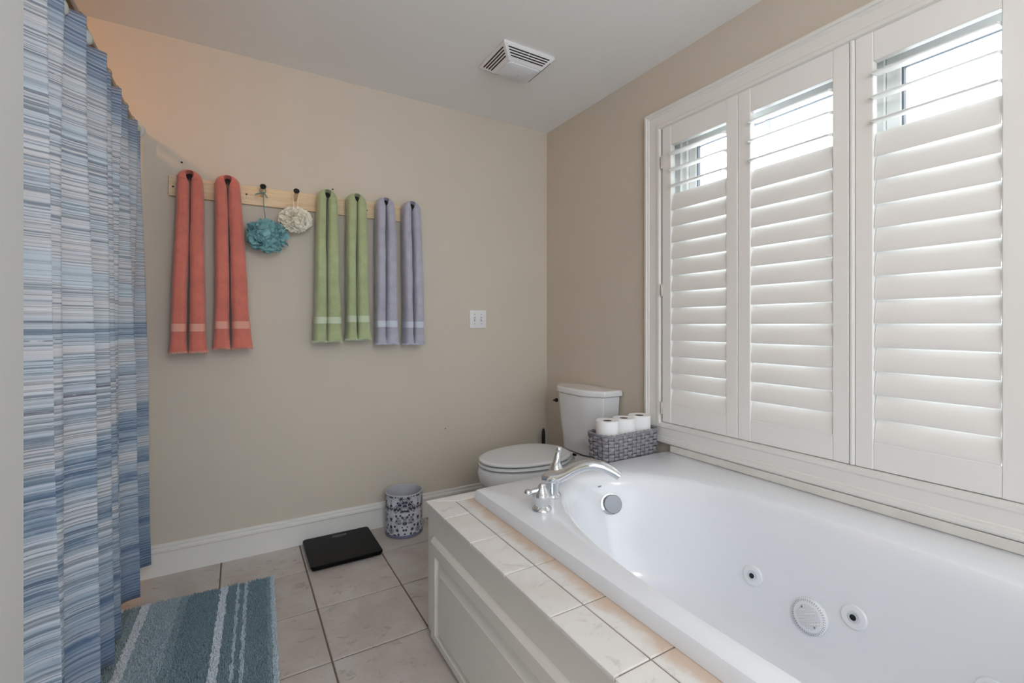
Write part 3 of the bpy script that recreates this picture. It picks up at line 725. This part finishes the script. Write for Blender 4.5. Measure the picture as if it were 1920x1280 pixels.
# ------------------------------------------------------------------ hanging towels
def towel(px, zbot, wl, wr, spread, m_, label, seed, dep=(-.116, -.024), gap=.004, lean=0):
    """inverted-U of folded cloth over a peg that points into the room; wl/wr leg thickness at the bottom"""
    rnd = random.Random(seed)
    t = thing('hanging_towel', (px, -.065, zbot), label, 'towel', 'towels on the peg rail')
    zp = 1.7765; tt = .0475; ri = .0012
    path = []      # (x, z, nx, nz, thickness, y0, y1)
    NL = 44
    def leg(side, wb):
        out = []
        for k in range(NL+1):
            f = 1-(1-k/NL)**1.5; z = zbot+(zp-zbot)*f                        # bottom -> top
            thick = tt+(wb-tt)*(1-f)**.75
            inner = ri*f**3+(gap+spread*(1-f)**1.4)*(1-f**3)*(.6+.4*math.sin(3*f+seed))
            inner = max(.001, inner)+.0012*math.sin(5*f+seed*1.7+side)
            xc = px+side*(inner+thick/2)+lean*(1-f)
            fl = .010*max(0, 1-f/.10)**1.5
            d0 = dep[0]-.006*math.sin(4*f+seed)-fl*.6; d1 = dep[1]+.004*math.sin(3*f)
            out.append((xc, z, thick+fl, d0, d1))
        return out
    L = leg(-1, wl); Rr = leg(1, wr)
    NA = 18
    sec_n = 48
    def section(xc, z, nx, nz, th, d0, d1, grow=0):
        pts = []
        for k in range(sec_n):
            a = 2*PI*k/sec_n; c, s = math.cos(a), math.sin(a); e = 2/3.0
            u = (th/2+grow)*math.copysign(abs(c)**e, c); v = ((d1-d0)/2+grow)*math.copysign(abs(s)**e, s)
            # slight lengthwise dimple where the layers meet at the back
            x = xc+nx*u; zz = z+nz*u; y = (d0+d1)/2+v
            q = noise.noise(Vector((x*22+seed, y*22, zz*7)))*.0035
            p = Vector((x+nx*q, min(y+q*.6, -.0225 if zz > 1.70 else -.004), zz+nz*q))
            ax = 1.764+(-.0187-p.y)*.40                      # height of the peg's axis here
            clear = .0205 if p.y < -.070 else .0150
            dx, dz = p.x-px, p.z-ax
            if p.y > -.110 and math.hypot(dx, dz) < clear:
                if nz < 1e-6: p.x = px+nx*math.sqrt(clear*clear-dz*dz)      # hanging leg: pushed sideways
                else: p.x = px+nx*clear; p.z = ax+nz*clear                   # crown: laid over the peg
            pts.append(p)
        return pts
    rings = [section(x, z, -1, 0, th, d0, d1) for x, z, th, d0, d1 in L]
    for k in range(1, NA):
        a = PI*k/NA
        r = ri+tt/2; d0 = dep[0]; d1 = dep[1]
        cxm = px
        rings.append(section(cxm-math.cos(a)*r, zp+math.sin(a)*r*.9, -math.cos(a), math.sin(a), tt*(1+.12*math.sin(a)), d0+.012*math.sin(a), d1))
    rings += [section(x, z, 1, 0, th, d0, d1) for x, z, th, d0, d1 in reversed(Rr)]
    MB().loft(rings).build('cloth', M[m_], t, 60)
    for side, lg in ((-1, L), (1, Rr)):
        def at(z):
            i = max(k for k in range(NL) if lg[k][1] <= z+1e-9); q = (z-lg[i][1])/(lg[i+1][1]-lg[i][1])
            return [lg[i][j]+(lg[i+1][j]-lg[i][j])*q for j in range(5)]
        rg_ = []
        for z in [zbot+.088+.034*i/5 for i in range(6)]:
            x, z_, th, d0, d1 = at(z); rg_.append(section(x, z_, side, 0, th, d0, d1, .0014))
        MB().loft(rg_, False, False).build('woven_band', M[m_+'_band'], t, 60)
        fr = MB(); x, z_, th, d0, d1 = at(zbot); s = section(x, z_, side, 0, th, d0, d1, -.001)
        for k in range(sec_n):
            a, b = s[k], s[(k+1) % sec_n]
            for q in range(2):
                p = a.lerp(b, (q+.5)/2); ln = rnd.uniform(.005, .011)
                fr.tube([p+Vector((0, 0, .003)), p+Vector((rnd.gauss(0, .0012), rnd.gauss(0, .0012), -ln))], .0011, 4)
        tag(fr.build('fringe', M[m_+'_band'], t), kind='stuff')
    return t
towel(PX[0], 1.012, .060, .062, .002, 'coral', 'coral towel on the leftmost peg, farthest left of the two coral ones', 1, lean=-.006)
towel(PX[1], 1.024, .060, .078, .003, 'coral', 'coral towel on the second peg, next to the teal bath pouf', 2, lean=.014)
towel(PX[4], 1.048, .056, .070, .002, 'green', 'sage green towel nearest the cream bath pouf', 3, lean=-.004)
towel(PX[5], 1.056, .048, .064, .010, 'green', 'sage green towel hanging right beside the lavender towels', 4, lean=.004)
towel(PX[6], 1.030, .052, .064, .003, 'purple', 'lavender grey towel hanging right beside the green towels', 5, lean=.006)
towel(PX[7], 1.026, .046, .058, .002, 'purple', 'lavender grey towel on the rightmost peg of the rail', 6, lean=.012)

# ------------------------------------------------------------------ bath poufs
def pouf(c, R, nrib, m_, seed, amp, freq, wid, squash=1):
    rnd = random.Random(seed); out = MB(); c = Vector(c)
    for k in range(nrib):
        ax = Vector((rnd.gauss(0, 1), rnd.gauss(0, 1), rnd.gauss(0, 1))).normalized()
        u = ax.orthogonal().normalized(); v = ax.cross(u)
        lat = rnd.uniform(-.9, .9); a0 = rnd.uniform(0, 6.28); span = rnd.uniform(1.4, 3.2); n = int(14*span)
        rs = rnd.uniform(.74, .99); ph = rnd.uniform(0, 6); top = []; bot = []; mid = []
        for i in range(n+1):
            a = a0+span*i/n; la = lat+amp*math.sin(freq*a+ph)+.08*math.sin(9*a+ph*2)
            d = (u*math.cos(a)+v*math.sin(a))*math.cos(la)+ax*math.sin(la)
            la2 = lat+.3*amp*math.sin(freq*a+ph+.5)
            d2 = (u*math.cos(a)+v*math.sin(a))*math.cos(la2)+ax*math.sin(la2)
            r = R*(rs+.09*math.sin(freq*1.7*a+ph)+rnd.uniform(-.05, .05))
            for lst, dd, rr in ((top, d, r), (mid, d*.5+d2*.5, r*.8), (bot, d2, r*(1-wid))):
                p = c+Vector((dd.x*rr, dd.y*rr*.72, dd.z*rr*squash)); p.y = min(p.y, -.023 if p.z > 1.705 else -.005); p.x = max(p.x, -1.787); lst.append(p)
        out.loft([top, mid, bot], False, False, closed=False)
    return out
def bath_pouf(c, R, peg, m_, label, nr, seed, amp, freq, wid, strmat):
    t = thing('bath_pouf', c, label, 'bath pouf', 'mesh poufs on the peg rail')
    pouf(c, R, nr, m_, seed, amp, freq, wid, .86).build('netting', M[m_], t, 60)
    MB().lathe([(R*.1, -R*.62), (R*.38, -R*.5), (R*.56, -R*.3), (R*.64, 0), (R*.56, R*.3), (R*.38, R*.5), (R*.1, R*.62)], Vector(c), n=16).build('pouf_centre', M[m_], t, 60)
    return t
tp = bath_pouf((-1.700, -.084, 1.560), .097, PX[2], 'teal_mesh', 'teal netting bath pouf hanging by a cord from a peg', 75, 11, .30, 5, .42, 'string')
cp = bath_pouf((-1.574, -.070, 1.654), .074, PX[3], 'cream_mesh', 'cream netting bath pouf hanging from the peg right of the teal one', 170, 5, .26, 11, .32, 'cream')
pk = Vector((PX[2], -.062, 1.7813))
MB().tube([pk+Vector((math.cos(a)*.0128, .0, math.sin(a)*.0128)) for a in [2*PI*i/16 for i in range(17)]], .0022, 6).build('loop', M['string'], tp, 50)
MB().tube([pk+Vector((.002, 0, -.0135)), pk+Vector((.003, -.004, -.06)), Vector((-1.708, -.078, 1.64)), Vector((-1.706, -.08, 1.60))], .0021, 6).build('cord', M['string'], tp, 50)
MB().tube([pk+Vector((0, -.004, -.0155)), pk+Vector((-.012, -.008, -.0165)), pk+Vector((-.024, -.006, -.022)), pk+Vector((-.033, -.004, -.026))], .0030, 6).build('knot_tail', M['string'], tp, 50)
MB().tube([pk+Vector((0, -.004, -.0155)), pk+Vector((.009, -.008, -.019)), pk+Vector((.014, -.006, -.028)), pk+Vector((.020, -.004, -.036))], .0030, 6).build('knot_tail', M['string'], tp, 50)
pk = Vector((PX[3], -.05, 1.7765))
MB().tube([pk+Vector(q) for q in ((-.007, -.004, -.060), (-.0128, 0, -.004), (-.0118, 0, .008), (-.006, 0, .0132), (.006, 0, .0132), (.0118, 0, .008), (.0128, 0, -.004), (.007, -.004, -.060))], .0016, 6).build('cord', M['cream_mesh'], cp, 50)

# ------------------------------------------------------------------ light switch
sw = thing('light_switch', (-.527, 0, 1.165), 'white double toggle light switch plate on the back wall', 'light switch')
MB().box(-.5845, -.4695, -.0062, -.0004, 1.1085, 1.2225, .003, 2).build('plate', M['plastic'], sw, 40)
for x in (-.550, -.504):
    MB().box(x-.0052, x+.0052, -.0068, -.0062, 1.153, 1.178).build('toggle_slot', M['greymark'], sw)
    MB().loft([[(x-.0042, -.0069, 1.156), (x+.0042, -.0069, 1.156), (x+.0042, -.0069, 1.174), (x-.0042, -.0069, 1.174)], [(x-.0034, -.0185, 1.155), (x+.0034, -.0185, 1.155), (x+.0034, -.0185, 1.162), (x-.0034, -.0185, 1.162)]]).build('toggle', M['plastic'], sw)
    for z in (1.1355, 1.1955):
        MB().lathe([(.0032, 0), (.0028, .0012)], (x, -.0062, z), (0, -1, 0), 10).build('screw', M['greymark'], sw)

# ------------------------------------------------------------------ bathroom scale
sl = thing('bathroom_scale', (-1.372, -.178, 0), 'flat black glass bathroom scale on the floor by the baseboard', 'scale')
def rrect(x0, x1, y0, y1, r, n=6):
    out = []
    for cx, cy, a in ((x1-r, y1-r, 0), (x0+r, y1-r, 1), (x0+r, y0+r, 2), (x1-r, y0+r, 3)):
        for k in range(n+1): th = (a+k/n)*PI/2; out.append((cx+r*math.cos(th), cy+r*math.sin(th)))
    return out
def rl(z, ins): return [(x, y, z) for x, y in rrect(-1.537+ins, -1.209-ins, -.342+ins, -.0235-ins, max(.016-ins, .004))]
MB().loft([rl(.006, .012), rl(.008, .006), rl(.016, .004), rl(.018, 0), rl(.0255, 0), rl(.028, .0025)]).build('platform', M['scaleglass'], sl, 30)
MB().prism(rrect(-1.40, -1.33, -.078, -.052, .003, 2), .0281, .0285).build('display', M['display'], sl)
mk = MB()
mk.tube([(-1.385, -.325, .0284), (-1.379, -.321, .0284), (-1.372, -.3235, .0284)], .0009, 4).tube([(-1.378, -.327, .0284), (-1.37, -.324, .0284), (-1.362, -.3265, .0284)], .0009, 4)
mk.build('emblem', M['display'], sl)
for x in (-1.50, -1.245):
    for y in (-.30, -.062): MB().lathe([(.014, .0005), (.014, .007)], (x, y, 0), n=14).build('foot', M['black'], sl, 40)

# ------------------------------------------------------------------ waste bin
wc = Vector((-1.037, -.121, .0008)); wr, wh = .0985, .223
wb = thing('waste_bin', wc, 'round navy and white damask patterned waste bin beside the bath', 'waste bin')
n = 64; vv = []; uu = []; ff = []
for i, z in enumerate((.014, wh)):
    for j in range(n+1):
        a = 2*PI*j/n-1.05; vv.append((wr*math.cos(a), wr*math.sin(a), z)); uu.append((j/n*1.0, z/wh*.9))
for j in range(n): ff.append([j, j+1, n+1+j+1, n+1+j])
link('body', mesh(vv, ff, 'body', M['damask'], 60, uu), wb)
MB().lathe([(wr-.004, 0), (wr+.0015, .002), (wr+.0015, .014), (wr, .0145)], wc, n=64).build('base_band', M['can_band'], wb, 40)
MB().lathe([(wr-.0005, wh-.004), (wr+.002, wh-.003), (wr+.002, wh+.002), (wr-.002, wh+.003), (wr-.004, wh), (wr-.0005, wh-.004)], wc, n=64, cap0=False, cap1=False).build('rim', M['can_in'], wb, 40)
MB().lathe([(wr-.003, wh), (wr-.003, .012), (.002, .012)], wc, n=64, cap0=False).build('lining', M['can_in'], wb, 40)

# door stop on the skirting between bin and bath
ds = thing('door_stop', (-.93, -.02, .07), 'tiny brass door stop on the baseboard beside the waste bin', 'door stop')
MB().lathe([(.010, 0), (.010, .003), (.004, .006), (.004, .045), (.007, .046), (.007, .055)], (-.93, -.0155, .07), (0, -1, 0), 12).build('stop', M['darkmetal'], ds, 40)

# ------------------------------------------------------------------ ceiling extractor fan
fn = thing('ceiling_fan_grille', (-.63, -.64, 2.39), 'white square ceiling extractor fan with slotted sides and lens', 'extractor fan')
fa = (-.773, -.487, -.768, -.512); fb = (-.712, -.520, -.706, -.556)
def fr_(b, z, i=0): return [(b[0]+i, b[2]+i, z), (b[1]-i, b[2]+i, z), (b[1]-i, b[3]-i, z), (b[0]+i, b[3]-i, z)]
MB().loft([fr_(fa, H-.0005, .003), fr_(fa, H-.010), fr_(fa, H-.014, .003), fr_(fb, H-.046), fr_(fb, H-.048, .004)]).build('housing', M['plastic'], fn, 25)
fl = [(x, y) for x, y in rrect(fb[0]+.007, fb[1]-.007, fb[2]+.007, fb[3]-.007, .02, 5)]
mx, my = (fb[0]+fb[1])/2, (fb[2]+fb[3])/2
MB().loft([[(mx+(x-mx)*s, my+(y-my)*s, z) for x, y in fl] for s, z in ((1, H-.0482), (.985, H-.053), (.8, H-.058), (.4, H-.062), (.05, H-.063))]).build('lens', M['lens'], fn, 50)
MB().lathe([(.0035, 0), (.003, .002)], (-.615, -.625, H-.0625), (0, 0, -1), 8).build('lens_screw', M['hinge'], fn)
def slots(side):
    for k in range(4):
        f = .16+.18*k; z = H-.014-(.032)*f
        def edge(b0, b1): return b0+(b1-b0)*f
        x0, x1, y0, y1 = edge(fa[0]+.003, fb[0]), edge(fa[1]-.003, fb[1]), edge(fa[2]+.003, fb[2]), edge(fa[3]-.003, fb[3])
        m_ = .018
        for h in (0, 1):
            if side in 'NF':
                y = y0 if side == 'N' else y1; a, b = (x0+m_, (x0+x1)/2-.0012) if h == 0 else ((x0+x1)/2+.0012, x1-m_)
                q = MB().box(a, b, y-.0026, y+.0026, z-.0017, z+.0017)
            else:
                x = x0 if side == 'L' else x1; a, b = (y0+m_, (y0+y1)/2-.0012) if h == 0 else ((y0+y1)/2+.0012, y1-m_)
                q = MB().box(x-.0026, x+.0026, a, b, z-.0017, z+.0017)
            q.build('vent_slot', M['slot'], fn)
for s in 'NFLR': slots(s)

# ------------------------------------------------------------------ added fill globe, shower downlight
M['frost'] = mat('fill_globe_glow', (245, 240, 230), .4, emit=(252, 248, 246), estr=FILL_POWER)
LX, LY, LZ, LR = -1.45, -3.35, 2.08, .14
lm = thing('fill_globe', (LX, LY, LZ), 'added fill light globe, unseen behind the camera', 'lamp')  # globe added out of view to brighten room and ceiling
MB().lathe([(.06, 0), (.06, .012), (.05, .018)], (LX, LY, H-.0185), n=32).build('canopy', M['chrome'], lm, 40)
MB().lathe([(.006, LR-.002), (.006, H-.0187-LZ)], (LX, LY, LZ), n=12).build('stem', M['chrome'], lm, 40)
MB().lathe([(max(.002, LR*math.sin(PI*k/20)), -LR*math.cos(PI*k/20)) for k in range(21)], (LX, LY, LZ), n=40).build('globe', M['frost'], lm, 60)
M['warm'] = mat('warm_bulb', (255, 220, 180), .4, emit=(255, 178, 100), estr=SHOWER_POWER)
sh = thing('shower_downlight', (-2.86, -.78, 2.43), 'warm recessed downlight in the shower ceiling', 'lamp')
MB().lathe([(.085, 0), (.085, .006), (.062, .008), (.062, .001)], (-2.86, -.78, H-.0085), n=32, cap1=False).build('trim_ring', M['plastic'], sh, 40)
MB().lathe([(.061, .0), (.058, -.018), (.036, -.03), (.005, -.034)], (-2.86, -.78, H-.009), n=24).build('bulb', M['warm'], sh, 50)
